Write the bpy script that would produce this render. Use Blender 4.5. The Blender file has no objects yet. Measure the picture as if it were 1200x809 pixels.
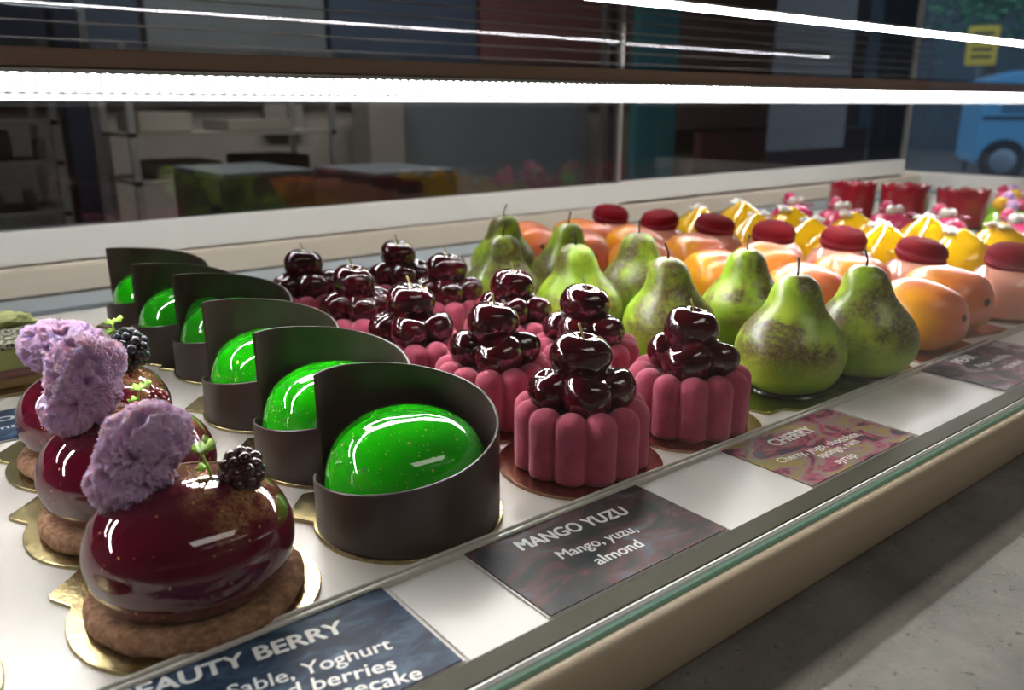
import bpy, bmesh, math, random
from mathutils import Vector, Matrix, noise
random.seed(7)
C = bpy.context.scene.collection
S = bpy.context.scene
PI = math.pi
sin, cos = math.sin, math.cos

# ------------------------------------------------------------------ camera
RIGHT = Vector((0.78375217, -0.62106925, -0.0023527))
DOWN = Vector((-0.17587399, -0.21830619, -0.95990143))
FWD = Vector((0.59565165, 0.7527386, -0.28032787))
cd = bpy.data.cameras.new('camera')
cam = bpy.data.objects.new('camera', cd); C.objects.link(cam)
m = Matrix((RIGHT, -DOWN, -FWD)).transposed().to_4x4()
m.translation = Vector((0, 0, 0.17))
cam.matrix_world = m
cd.sensor_width = 36; cd.lens = 28.5; cd.clip_start = 0.01; cd.clip_end = 100
cd.dof.use_dof = True; cd.dof.focus_distance = 0.37; cd.dof.aperture_fstop = 11.5
S.camera = cam

# ------------------------------------------------------------------ world
w = bpy.data.worlds.new('world'); S.world = w; w.use_nodes = True
bg = w.node_tree.nodes['Background']
bg.inputs[0].default_value = (0.62, 0.78, 1.0, 1); bg.inputs[1].default_value = 0.65
S.view_settings.view_transform = 'Standard'; S.view_settings.look = 'None'
S.view_settings.gamma = 1; S.view_settings.exposure = 0.36
S.view_settings.use_curve_mapping = False
S.cycles.max_bounces = 8; S.cycles.transparent_max_bounces = 16
S.cycles.sample_clamp_indirect = 4
LED_POWER = 66.0

def area(name, loc, rot, sx, sy, power, col):
    l = bpy.data.lights.new(name, 'AREA'); l.shape = 'RECTANGLE'; l.size = sx; l.size_y = sy
    l.energy = power; l.color = col
    o = bpy.data.objects.new(name, l); C.objects.link(o); o.location = loc; o.rotation_euler = rot
    return o
# added area lights brightening the customer side and the kitchen
area('shop_fill', (0.5, -1.0, 1.55), (0, 0, 0), 1.6, 0.5, 6, (1.0, 0.93, 0.85))
area('kitchen_fill', (1.2, 2.1, 1.55), (0, 0, 0), 2.5, 0.4, 60, (1.0, 0.93, 0.84))

# ------------------------------------------------------------------ materials
def mat(name, col=(.8, .8, .8), rough=.5, metal=0., coat=0., emit=None, estr=0., sss=0., sheen=0., spec=None, trans=0.):
    m = bpy.data.materials.new(name); m.use_nodes = True
    b = m.node_tree.nodes['Principled BSDF']
    b.inputs['Base Color'].default_value = (*col, 1)
    b.inputs['Roughness'].default_value = rough
    b.inputs['Metallic'].default_value = metal
    b.inputs['Coat Weight'].default_value = coat
    b.inputs['Coat Roughness'].default_value = .03
    b.inputs['Transmission Weight'].default_value = trans
    if spec is not None: b.inputs['Specular IOR Level'].default_value = spec
    if sss:
        b.inputs['Subsurface Weight'].default_value = sss
        b.inputs['Subsurface Radius'].default_value = (1, .6, .4)
        b.inputs['Subsurface Scale'].default_value = .004
    if sheen:
        b.inputs['Sheen Weight'].default_value = sheen; b.inputs['Sheen Roughness'].default_value = .4
    if emit:
        b.inputs['Emission Color'].default_value = (*emit, 1); b.inputs['Emission Strength'].default_value = estr
    return m
def N(m, t, **kw):
    n = m.node_tree.nodes.new(t)
    for k, v in kw.items(): setattr(n, k, v)
    return n
def L(m, a, b): m.node_tree.links.new(a, b)
def P(m): return m.node_tree.nodes['Principled BSDF']
def coords(m, kind='Object', scale=None, rnd=True):
    t = N(m, 'ShaderNodeTexCoord'); out = t.outputs[kind]
    if rnd:
        oi = N(m, 'ShaderNodeObjectInfo'); mu = N(m, 'ShaderNodeMath', operation='MULTIPLY'); mu.inputs[1].default_value = 7.3
        L(m, oi.outputs['Random'], mu.inputs[0])
        ad = N(m, 'ShaderNodeVectorMath', operation='ADD'); L(m, out, ad.inputs[0]); L(m, mu.outputs[0], ad.inputs[1]); out = ad.outputs[0]
    if scale:
        mp = N(m, 'ShaderNodeMapping'); mp.inputs['Scale'].default_value = scale; L(m, out, mp.inputs[0]); out = mp.outputs[0]
    return out
def noise_tex(m, co, scale, detail=4, rough=.5, dist=0):
    n = N(m, 'ShaderNodeTexNoise'); n.inputs['Scale'].default_value = scale; n.inputs['Detail'].default_value = detail
    n.inputs['Roughness'].default_value = rough; n.inputs['Distortion'].default_value = dist
    L(m, co, n.inputs['Vector']); return n.outputs['Fac']
def ramp(m, fac, stops, interp='LINEAR'):
    r = N(m, 'ShaderNodeValToRGB'); cr = r.color_ramp; cr.interpolation = interp
    while len(cr.elements) < len(stops): cr.elements.new(.5)
    for e, (p, c) in zip(cr.elements, stops):
        e.position = p; e.color = (*c, 1) if len(c) == 3 else c
    L(m, fac, r.inputs[0]); return r.outputs[0]
def bump(m, fac, strength=.5, dist=.001, normal_in='Normal'):
    b = N(m, 'ShaderNodeBump'); b.inputs['Strength'].default_value = strength; b.inputs['Distance'].default_value = dist
    L(m, fac, b.inputs['Height']); L(m, b.outputs[0], P(m).inputs[normal_in]); return b
def mixc(m, fac, a, b):
    x = N(m, 'ShaderNodeMix', data_type='RGBA')
    if isinstance(fac, float): x.inputs[0].default_value = fac
    else: L(m, fac, x.inputs[0])
    for s, v in ((6, a), (7, b)):
        if isinstance(v, tuple): x.inputs[s].default_value = (*v, 1)
        else: L(m, v, x.inputs[s])
    return x.outputs[2]
def axis(m, co, k):
    s = N(m, 'ShaderNodeSeparateXYZ'); L(m, co, s.inputs[0]); return s.outputs[k]
def mrange(m, v, a, b, c=0., d=1.):
    r = N(m, 'ShaderNodeMapRange'); r.inputs[1].default_value = a; r.inputs[2].default_value = b
    r.inputs[3].default_value = c; r.inputs[4].default_value = d; L(m, v, r.inputs[0]); return r.outputs[0]
def math_(m, op, a, b):
    x = N(m, 'ShaderNodeMath', operation=op)
    for i, v in enumerate((a, b)):
        if isinstance(v, (int, float)): x.inputs[i].default_value = v
        else: L(m, v, x.inputs[i])
    return x.outputs[0]
BW = lambda a: (a, a, a)

M = {}
# gold foil cake board
g = mat('gold_foil', (.50, .40, .19), .24, 1.0)
co = coords(g); n1 = noise_tex(g, co, 190, 5, .6); L(g, ramp(g, n1, [(.3, (.34, .27, .12)), (.7, (.62, .52, .28))]), P(g).inputs['Base Color'])
bump(g, noise_tex(g, co, 420, 4, .6), .35, .0006); M['gold'] = g
g = mat('copper_foil', (.42, .22, .14), .22, 1.0)
co = coords(g); bump(g, noise_tex(g, co, 300, 4, .6), .25, .0006); M['copper'] = g
g = mat('green_foil', (.30, .33, .05), .22, 1.0)
co = coords(g); bump(g, noise_tex(g, co, 300, 4, .6), .25, .0006); M['greenfoil'] = g
g = mat('gold_leaf', (.8, .62, .25), .25, 1.0); bump(g, noise_tex(g, coords(g), 900, 3), .9, .001); M['leaf_gold'] = g
# chocolate
g = mat('dark_chocolate', (.050, .030, .025), .33, 0, 0)
co = coords(g); bump(g, noise_tex(g, co, 70, 3), .12, .001); L(g, mrange(g, noise_tex(g, co, 60, 3), .3, .7, .30, .42), P(g).inputs['Roughness']); M['choc'] = g
# green mirror glaze with gold specks
g = mat('green_glaze', (.010, .46, .001), .04, 0, 1.0)
co = coords(g); fl = ramp(g, noise_tex(g, co, 950, 1.5, .4), [(.70, BW(0)), (.74, BW(1))])
big = ramp(g, noise_tex(g, co, 260, 1, .4), [(.735, BW(0)), (.75, BW(1))])
fx = math_(g, 'MAXIMUM', fl, big)
L(g, mixc(g, fx, (.010, .46, .001), (.62, .72, .16)), P(g).inputs['Base Color']); L(g, math_(g, 'MULTIPLY', fx, .8), P(g).inputs['Metallic'])
L(g, mrange(g, fx, 0, 1, .04, .3), P(g).inputs['Roughness']); bump(g, noise_tex(g, co, 28, 1), .05, .001); M['green'] = g
# burgundy mirror glaze with brushed gold dust
g = mat('burgundy_glaze', (.10, .001, .014), .05, 0, 1.0)
co = coords(g); raw = coords(g, rnd=False)
z = axis(g, raw, 2); x = axis(g, raw, 0)
patch = math_(g, 'MULTIPLY', mrange(g, z, .032, .045), mrange(g, x, -.008, .014))
dust = math_(g, 'MULTIPLY', ramp(g, noise_tex(g, co, 900, 5, .75), [(.40, BW(0)), (.56, BW(1))]), math_(g, 'MULTIPLY', patch, ramp(g, noise_tex(g, co, 110, 4, .6), [(.40, BW(.05)), (.60, BW(1))])))
speck = ramp(g, noise_tex(g, co, 520, 1, .4), [(.755, BW(0)), (.77, BW(1))])
fx = math_(g, 'MAXIMUM', dust, speck)
L(g, mixc(g, fx, (.10, .001, .014), (.72, .42, .14)), P(g).inputs['Base Color']); L(g, math_(g, 'MULTIPLY', fx, .8), P(g).inputs['Metallic'])
L(g, mrange(g, fx, 0, 1, .05, .35), P(g).inputs['Roughness']); bump(g, noise_tex(g, co, 22, 1), .08, .001); M['burgundy'] = g
# biscuit
g = mat('cocoa_biscuit', (.20, .09, .045), .85)
co = coords(g); L(g, ramp(g, noise_tex(g, co, 260, 6, .7), [(.3, (.13, .052, .022)), (.5, (.32, .155, .075)), (.7, (.52, .31, .19))]), P(g).inputs['Base Color'])
bump(g, noise_tex(g, co, 600, 6, .7), .9, .0012); M['biscuit'] = g
# lilac sponge
g = mat('lilac_sponge', (.50, .27, .56), .9, sss=.35, sheen=.2)
co = coords(g); L(g, ramp(g, noise_tex(g, co, 160, 5, .65), [(.3, (.55, .29, .58)), (.7, (.84, .60, .86))]), P(g).inputs['Base Color'])
bump(g, noise_tex(g, co, 1300, 4, .7), 1.0, .0012); M['sponge'] = g
M['drupe'] = mat('blackberry_skin', (.045, .004, .014), .16, 0, .8)
M['drupe_black'] = mat('black_berry_skin', (.012, .012, .022), .22, 0, .5)
M['drupe_red'] = mat('red_drupelet', (.30, .006, .02), .14, 0, .8)
g = mat('herb_leaf', (.26, .55, .035), .45, sss=.2); M['herb'] = g
# pink velvet
g = mat('pink_velvet', (.46, .075, .125), .95, sheen=.55)
P(g).inputs['Sheen Tint'].default_value = (1, .6, .68, 1)
co = coords(g); L(g, ramp(g, noise_tex(g, co, 90, 5, .6), [(.3, (.35, .045, .09)), (.7, (.53, .095, .15))]), P(g).inputs['Base Color'])
bump(g, noise_tex(g, co, 1500, 3, .7), .6, .0007); M['velvet'] = g
# cherry
g = mat('glazed_cherry', (.060, .002, .007), .08, 0, 1.0, spec=.6)
co = coords(g); L(g, ramp(g, noise_tex(g, co, 90, 3), [(.35, (.020, .0006, .002)), (.7, (.085, .001, .007))]), P(g).inputs['Base Color'])
bump(g, noise_tex(g, co, 150, 3, .6), .22, .0016)
bump(g, noise_tex(g, co, 150, 3, .6), .22, .0016, 'Coat Normal'); M['cherry'] = g
M['stem'] = mat('cherry_stem', (.42, .38, .12), .5)
M['syrup'] = mat('dark_reflection', (.012, .012, .004), .1, 0, 0)  # near-black colour stands for the reflection under each pear
M['pear_stem'] = mat('pear_stem', (.035, .022, .012), .6)
# pear
g = mat('pear_skin', (.25, .55, .05), .38, 0, .15, sss=.15)
co = coords(g); raw = coords(g, rnd=False)
base = ramp(g, noise_tex(g, co, 45, 3), [(.3, (.23, .42, .012)), (.7, (.44, .58, .04))])
pt = ramp(g, noise_tex(g, co, 26, 6, .62, .4), [(.42, BW(0)), (.54, BW(.95))])
zz = mrange(g, axis(g, raw, 2), .014, .03)
pt = math_(g, 'MULTIPLY', pt, zz)
pt = math_(g, 'MULTIPLY', pt, ramp(g, noise_tex(g, co, 400, 4, .7), [(.30, BW(.35)), (.55, BW(1))]))
L(g, mixc(g, pt, base, (.105, .050, .028)), P(g).inputs['Base Color']); bump(g, noise_tex(g, co, 160, 5, .6), .12, .001); M['pear'] = g
# mango
g = mat('mango_skin', (.75, .3, .12), .30, 0, .25, sss=.2)
co = coords(g); raw = coords(g, rnd=False)
t1 = math_(g, 'ADD', mrange(g, axis(g, raw, 0), -.03, .02), math_(g, 'MULTIPLY', math_(g, 'SUBTRACT', noise_tex(g, co, 30, 4), .5), 1.2))
cc = ramp(g, t1, [(.02, (.90, .38, .015)), (.42, (.80, .22, .06)), (.75, (.80, .22, .13)), (1.0, (.80, .36, .20))])
cc = mixc(g, mrange(g, axis(g, raw, 2), .004, .016, 1., 0.), cc, (.85, .42, .04))
L(g, cc, P(g).inputs['Base Color']); bump(g, noise_tex(g, co, 300, 4), .06, .001); M['mango'] = g
M['navel'] = mat('mango_navel', (.10, .055, .03), .8)
M['peach'] = mat('peach_glaze', (.80, .37, .27), .06, 0, 1.0, sss=.2)
g = mat('crimson_macaron', (.17, .002, .008), .7, spec=.08); co = coords(g); bump(g, noise_tex(g, co, 500, 3), .25, .0006); M['macaron'] = g
g = mat('macaron_foot', (.20, .004, .014), .9, spec=.2); bump(g, noise_tex(g, coords(g), 700, 4), 1., .001); M['foot'] = g
M['mcream'] = mat('macaron_cream', (.30, .03, .06), .6)
M['yellow'] = mat('yellow_glaze', (.88, .50, .004), .05, 0, 1.0, sss=.15)
M['white_choc'] = mat('white_chocolate', (.86, .82, .75), .28, 0, .4)
M['pink_gl'] = mat('pink_glaze', (.80, .05, .17), .08, 0, 1.0)
M['pink_curl'] = mat('pink_chocolate', (.88, .32, .48), .25, 0, .5)
g = mat('red_glaze', (.36, .006, .022), .12, 0, .9); bump(g, noise_tex(g, coords(g), 120, 3), .4, .002); M['red'] = g
M['teal_gl'] = mat('teal_glaze', (.03, .28, .33), .08, 0, 1.)
M['lime_gl'] = mat('lime_glaze', (.30, .65, .04), .08, 0, 1.)
M['lilac'] = mat('lilac_chocolate', (.55, .30, .62), .3, 0, .4)
# display case
g = mat('white_deck', (.74, .72, .68), .22, 0, .2); bump(g, noise_tex(g, coords(g), 6, 2), .02, .001)
L(g, ramp(g, noise_tex(g, coords(g), 9, 3), [(.3, (.60, .555, .49)), (.7, (.63, .60, .55))]), P(g).inputs['Base Color']); M['deck'] = g
M['white_plastic'] = mat('white_plastic', (.58, .56, .51), .35)
M['blank'] = mat('blank_card', (.62, .60, .57), .4)
M['clear_rib'] = mat('clear_rib_plastic', (.62, .60, .54), .12, 0, .6)
g = mat('olive_metal', (.040, .038, .018), .5, .0, spec=.12); bump(g, noise_tex(g, coords(g, scale=(1, 80, 80)), 12, 3), .05, .001); M['olive'] = g
g = mat('cream_metal', (.50, .42, .30), .40, .0); M['cream'] = g
M['aluminium'] = mat('aluminium', (.55, .55, .54), .35, .8)
M['slat'] = mat('slat_metal', (.16, .15, .14), .5, .3)
M['steel'] = mat('blue_grey_steel', (.40, .47, .52), .3, .6)
M['pale_frame'] = mat('pale_frame', (.82, .80, .76), .4)
M['ledge'] = mat('beige_ledge', (.74, .66, .54), .5)
M['slot'] = mat('dark_slot', (.06, .055, .05), .7)
M['brown_refl'] = mat('brown_reflection', (.21, .14, .10), .45, .2)  # brown colour stands for what the shelf glass reflects
M['glass_edge'] = mat('glass_edge', (.50, .90, .74), .2, 0, .3)
g = mat('silicone', (.85, .87, .85), .12, 0, .8); bump(g, noise_tex(g, coords(g, scale=(30, 400, 400)), 4, 3), .5, .001); M['silicone'] = g
M['bar_metal'] = mat('bar_metal', (.34, .35, .35), .45, .2)
def glass(name, tint, refl, ior=1.45):
    m = bpy.data.materials.new(name); m.use_nodes = True; nt = m.node_tree; nt.nodes.clear()
    o = N(m, 'ShaderNodeOutputMaterial'); t = N(m, 'ShaderNodeBsdfTransparent'); gl = N(m, 'ShaderNodeBsdfGlossy')
    t.inputs[0].default_value = (*tint, 1); gl.inputs['Roughness'].default_value = .01; gl.inputs[0].default_value = (*refl, 1)
    ge = N(m, 'ShaderNodeNewGeometry'); dt = N(m, 'ShaderNodeVectorMath', operation='DOT_PRODUCT')
    L(m, ge.outputs['Incoming'], dt.inputs[0]); L(m, ge.outputs['Normal'], dt.inputs[1])
    f0 = ((ior - 1) / (ior + 1)) ** 2      # Schlick reflectance, the same from both sides of the pane
    c = math_(m, 'SUBTRACT', 1.0, math_(m, 'ABSOLUTE', dt.outputs['Value'], 0))
    fr = math_(m, 'ADD', math_(m, 'MULTIPLY', math_(m, 'POWER', c, 5.0), 1 - f0), f0)
    x = N(m, 'ShaderNodeMixShader'); L(m, fr, x.inputs[0]); L(m, t.outputs[0], x.inputs[1]); L(m, gl.outputs[0], x.inputs[2]); L(m, x.outputs[0], o.inputs[0])
    return m
M['glass'] = glass('clear_glass', (.985, .99, .985), (.9, .9, .9), 1.25)
M['door_glass'] = glass('tinted_door_glass', (.62, .63, .65), (.8, .8, .8), 1.6)
# led
def led(name, dots):
    m = mat(name, (.9, .95, .95), .3)
    if dots:
        x = axis(m, coords(m, rnd=False), 0)
        f = math_(m, 'POWER', math_(m, 'ABSOLUTE', math_(m, 'SINE', math_(m, 'MULTIPLY', x, PI / .0055), 0), 0), 8.0)
        L(m, mrange(m, f, 0, 1, .7, 3.4 * LED_POWER), P(m).inputs['Emission Strength'])
        P(m).inputs['Emission Color'].default_value = (.98, .98, 1, 1)
    else:
        P(m).inputs['Emission Color'].default_value = (.98, .98, 1, 1); P(m).inputs['Emission Strength'].default_value = LED_POWER * 1.1
    return m
M['led'] = led('led_tape', True); M['led2'] = led('led_diffuser', False)
# stone
g = mat('grey_stone', (.22, .21, .19), .55)
co = coords(g, rnd=False)
c1 = ramp(g, noise_tex(g, co, 14, 6, .65), [(.3, (.11, .102, .092)), (.7, (.25, .238, .218))])
c1 = mixc(g, ramp(g, noise_tex(g, co, 330, 3, .6), [(.60, BW(0)), (.72, BW(1))]), c1, (.24, .225, .19))
c1 = mixc(g, ramp(g, noise_tex(g, co, 260, 3, .6, .5), [(.28, BW(1)), (.36, BW(0))]), c1, (.075, .068, .058))
L(g, c1, P(g).inputs['Base Color']); bump(g, noise_tex(g, co, 420, 4, .6), .35, .001); M['stone'] = g

# ------------------------------------------------------------------ geometry helpers
def new(name, verts, faces, m, parent=None, smooth=True, loc=None, kind=None, label=None, rot=None):
    me = bpy.data.meshes.new(name); me.from_pydata([tuple(v) for v in verts], [], faces); me.update()
    if smooth:
        me.polygons.foreach_set('use_smooth', [True] * len(me.polygons))
    if m: me.materials.append(M[m] if isinstance(m, str) else m)
    o = bpy.data.objects.new(name, me); C.objects.link(o)
    if parent: o.parent = parent
    if loc is not None: o.location = loc
    if rot is not None: o.rotation_euler = rot
    if kind: o['kind'] = kind
    if label: o['label'] = label
    return o
def frombm(name, bm, m, parent=None, smooth=True, **k):
    bmesh.ops.recalc_face_normals(bm, faces=bm.faces)
    bm.verts.index_update()
    v = [x.co.copy() for x in bm.verts]; f = [[y.index for y in x.verts] for x in bm.faces]; bm.free()
    return new(name, v, f, m, parent, smooth, **k)
def box(name, x0, x1, y0, y1, z0, z1, m, parent=None, bev=0, **k):
    cx, cy, cz = (x0 + x1) / 2, (y0 + y1) / 2, (z0 + z1) / 2
    bm = bmesh.new(); bmesh.ops.create_cube(bm, size=1)
    for v in bm.verts: v.co = Vector((v.co.x * (x1 - x0), v.co.y * (y1 - y0), v.co.z * (z1 - z0)))
    if bev: bmesh.ops.bevel(bm, geom=bm.edges[:], offset=bev, segments=2, affect='EDGES')
    return frombm(name, bm, m, parent, False, loc=(cx, cy, cz), **k)
def lathe_geo(prof, n=48, fn=None):
    v, f = [], []; k = len(prof)
    for i in range(n):
        a = 2 * PI * i / n
        for (r, z) in prof:
            p = Vector((r * cos(a), r * sin(a), z)); v.append(fn(p, a) if fn else p)
    for i in range(n):
        for j in range(k - 1):
            a, b = i * k + j, ((i + 1) % n) * k + j
            f.append((a, b, b + 1, a + 1))
    return v, f
def lathe(name, prof, m, parent=None, n=48, fn=None, **k):
    v, f = lathe_geo(prof, n, fn); return new(name, v, f, m, parent, **k)
def smoothprof(pts, n=6):
    out = []
    P_ = [pts[0]] + list(pts) + [pts[-1]]
    for i in range(1, len(P_) - 2):
        for s in range(n):
            t = s / n; q = []
            for d in range(2):
                p0, p1, p2, p3 = P_[i - 1][d], P_[i][d], P_[i + 1][d], P_[i + 2][d]
                q.append(.5 * (2 * p1 + (p2 - p0) * t + (2 * p0 - 5 * p1 + 4 * p2 - p3) * t * t + (3 * p1 - p0 - 3 * p2 + p3) * t ** 3))
            out.append((max(q[0], 0), q[1]))
    out.append(pts[-1]); return out
def prism(name, pts, z0, z1, m, parent=None, bev=0, smooth=False, **k):
    bm = bmesh.new(); vs = [bm.verts.new((x, y, z0)) for x, y in pts]; fc = bm.faces.new(vs)
    r = bmesh.ops.extrude_face_region(bm, geom=[fc])
    for e in r['geom']:
        if isinstance(e, bmesh.types.BMVert): e.co.z = z1
    if bev:
        top = [e for e in bm.edges if all(abs(v.co.z - z1) < 1e-7 for v in e.verts)]
        bmesh.ops.bevel(bm, geom=top, offset=bev, segments=1, affect='EDGES')
    return frombm(name, bm, m, parent, smooth, **k)
def tube_geo(path, rads, n=8):
    v, f = [], []; path = [Vector(p) for p in path]
    for i, p in enumerate(path):
        d = (path[min(i + 1, len(path) - 1)] - path[max(i - 1, 0)]).normalized()
        u = d.cross(Vector((0.3, 1, .2))).normalized(); w_ = d.cross(u)
        for j in range(n):
            a = 2 * PI * j / n; v.append(p + (u * cos(a) + w_ * sin(a)) * rads[i])
    for i in range(len(path) - 1):
        for j in range(n):
            a = i * n + j; b = i * n + (j + 1) % n; f.append((a, b, b + n, a + n))
    f.append(tuple(range(n))[::-1]); f.append(tuple(range((len(path) - 1) * n, len(path) * n))); return v, f
def tube(name, path, rads, m, parent=None, n=8, **k):
    v, f = tube_geo(path, rads, n); return new(name, v, f, m, parent, **k)
def ico(sub):
    bm = bmesh.new(); bmesh.ops.create_icosphere(bm, subdivisions=sub, radius=1)
    bm.verts.index_update(); v = [x.co.copy() for x in bm.verts]; f = [tuple(y.index for y in x.verts) for x in bm.faces]; bm.free(); return v, f
def thing(name, label, cat, loc=(0, 0, 0), rz=0, group=None):
    o = bpy.data.objects.new(name, None); C.objects.link(o); o.empty_display_size = .02
    o.location = loc; o.rotation_euler = (0, 0, rz); o['label'] = label; o['category'] = cat
    if group: o['group'] = group
    return o
def tag(o, label, cat, group=None):
    o['label'] = label; o['category'] = cat
    if group: o['group'] = group
    return o
def struct(o): o['kind'] = 'structure'; return o
KIDS = {}
def dup(root, loc, rz=0, label=None, scale=1, group=None):
    kids = {}
    for o in C.objects:
        if o.parent: kids.setdefault(o.parent, []).append(o)
    def rec(o, par):
        c = o.copy(); C.objects.link(c); c.parent = par
        for ch in kids.get(o, []): rec(ch, c)
        return c
    r = rec(root, None); r.location = loc; r.rotation_euler = (0, 0, rz); r.scale = (scale,) * 3
    if label: r['label'] = label
    if group: r['group'] = group
    return r
def R_(d): return math.radians(d)

# ------------------------------------------------------------------ display case
X0, X1 = -.45, 1.87
case = thing('display_case', 'long refrigerated glass pastry display case with white deck and lit bars', 'display case', (0, 0, 0))
box('deck', X0, X1, .1785, .78, -.012, 0, 'deck', case)
box('label_channel', X0, X1, .1778, .2312, .0021, .0024, 'white_plastic', case)
for i, (a, b, h) in enumerate([(.2362, .2378, .0038), (.2342, .2358, .0030), (.2314, .2334, .0046)]):
    box('channel_rib', X0, X1, a, b, .0021, h, 'clear_rib', case, bev=.0003)
box('front_lip', X0, X1, .1668, .1780, -.014, .0044, 'olive', case, bev=.0008)
box('glazing_seal', X0, X1, .1646, .1670, -.014, .0048, 'silicone', case, bev=.0008)
pane = box('front_glass', X0, X1, .1632, .1645, .0031, .42, 'glass', case)
box('glass_edge', X0, X1, .1631, .1645, -.002, .0030, 'glass_edge', pane).location -= pane.location
# rounded bumper profile (cross-section in y,z) swept along x
prof = [(.1634, -.014), (.1634, -.0008), (.1622, .0002), (.1600, .0002), (.1578, -.0006), (.1560, -.0024), (.1548, -.005), (.1543, -.009), (.1543, -.0145), (.1545, -.020), (.1560, -.0232), (.160, -.0238), (.164, -.0238)]
prof = [(y, z + .0016 * max(0, 1 + z / .012)) for y, z in prof]
v = [Vector((X0, y, z)) for y, z in prof] + [Vector((X1, y, z)) for y, z in prof]; n_ = len(prof)
new('bumper', v, [(i, i + 1, n_ + i + 1, n_ + i) for i in range(n_ - 1)], 'cream', case)
box('base_cabinet', X0, X1, .166, .93, -.98, -.0145, 'pale_frame', case)
box('steel_strip', X0, X1, .7805, .84, -.006, .004, 'steel', case, bev=.001)
box('air_slot', X0, X1, .84, .885, -.012, -.002, 'slot', case)
box('rear_ledge', X0, X1, .885, .9, -.012, .024, 'ledge', case, bev=.002)
# rear sliding doors
def sash(x0, x1, y, name='sliding_door'):
    fr = box(name, x0, x1, y, y + .012, .0245, .058, 'pale_frame', case, bev=.0015)
    box('pane', x0 + .006, x1 - .006, y + .004, y + .008, .058, .50, 'door_glass', fr).location -= fr.location
    for a in (x0, x1 - .008):
        box('stile', a, a + .008, y, y + .012, .058, .50, 'aluminium', fr, bev=.001).location -= fr.location
    return fr
sash(X0, .20 - .0, .916); sash(-.0 + .915, 1.0, .903) if False else None
sash(.0 - .44, .93, .901, 'sliding_door'); sash(.905, 1.86, .916)
for z in (.233, .248, .262, .276, .291, .306):
    box('streak_slat', X0, X1, .886, .896, z - .0004, z + .0004, 'slat', case)  # thin bars added in place of the pale streaks above the shelf
# shelf and light bars
shelf = box('glass_shelf', X0, X1, .452, .88, .1945, .2005, 'glass', case)
def bar(name, y, z, h, m, half, dots):
    # extruded housing; the tape sits on a face slanted down and forward
    pr = [(y, z + h / 2 + .0016), (y, z + h / 2), (y + h * .75, z - h / 2), (y + h * .75, z - h / 2 - .0042), (y + .013, z - h / 2 - .0042), (y + .013, z + h / 2 + .0016)]
    k = len(pr); V = [Vector((X0, a, c)) for a, c in pr] + [Vector((X1, a, c)) for a, c in pr]
    b = new(name, V, [(i, (i + 1) % k, k + (i + 1) % k, k + i) for i in range(k)], 'bar_metal', case, False)
    L_ = Vector((0, h * .75, -h)); nn = Vector((0, -h, -h * .75)).normalized() * .0003
    c0 = Vector((0, y, z + h / 2)) + L_ * .04 + nn; c1 = Vector((0, y, z + h / 2)) + L_ * .96 + nn
    e = new('light_strip', [(X0, c0.y, c0.z), (X1, c0.y, c0.z), (X1, c1.y, c1.z), (X0, c1.y, c1.z)], [(0, 1, 2, 3)], m, b, False)
    return b
b1 = bar('light_bar', .440, .1822, .0085, 'led', .0048, True)
b2 = box('light_bar', X0, X1, .6965, .7095, .2915, .2945, 'bar_metal', case, bev=.0006)
box('added_hood', X0, X1, .7080, .7098, .2860, .2945, 'bar_metal', b2).location -= b2.location  # added to keep the tube's reflection out of the rear doors
lv, lf = tube_geo([(X0, .703, .2885), (X1, .703, .2885)], [.0030, .0030], 12)
ls = new('light_strip', lv, lf, 'led2', b2); ls.location = -b2.location
box('shelf_reflection', X0, X1, .4415, .450, .1885, .1975, 'brown_refl', case, bev=.0008)  # opaque strip painted as the brown reflection in the shelf glass
# end panel
box('end_wall', X1, X1 + .03, .166, .93, -.02, .030, 'pale_frame', case, bev=.003)
box('end_glass', X1 + .01, X1 + .016, .17, .92, .030, .45, 'glass', case)
# blank cards between the price cards
for i, (a, b) in enumerate([(.1265, .1600), (.2610, .3225), (.4240, .532), (.655, .72)]):
    o = box('blank_card', a * .982, b * .982, .1785, .2295, .0024, .0030, 'blank', None, bev=.0002)
    tag(o, ['small blank white card right of the BEAUTY BERRY card', 'blank white card right of the MANGO YUZU card', 'blank white card right of the CHERRY card', 'blank white card at the right frame edge past the last price card'][i], 'card', 'blank cards in the label channel')

# ------------------------------------------------------------------ stone counter
cn = box('stone_counter', -1.2, 2.6, -.6, .165, -.075, -.024, 'stone', None)
tag(cn, 'speckled grey stone counter running along the front of the case', 'counter')

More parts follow.
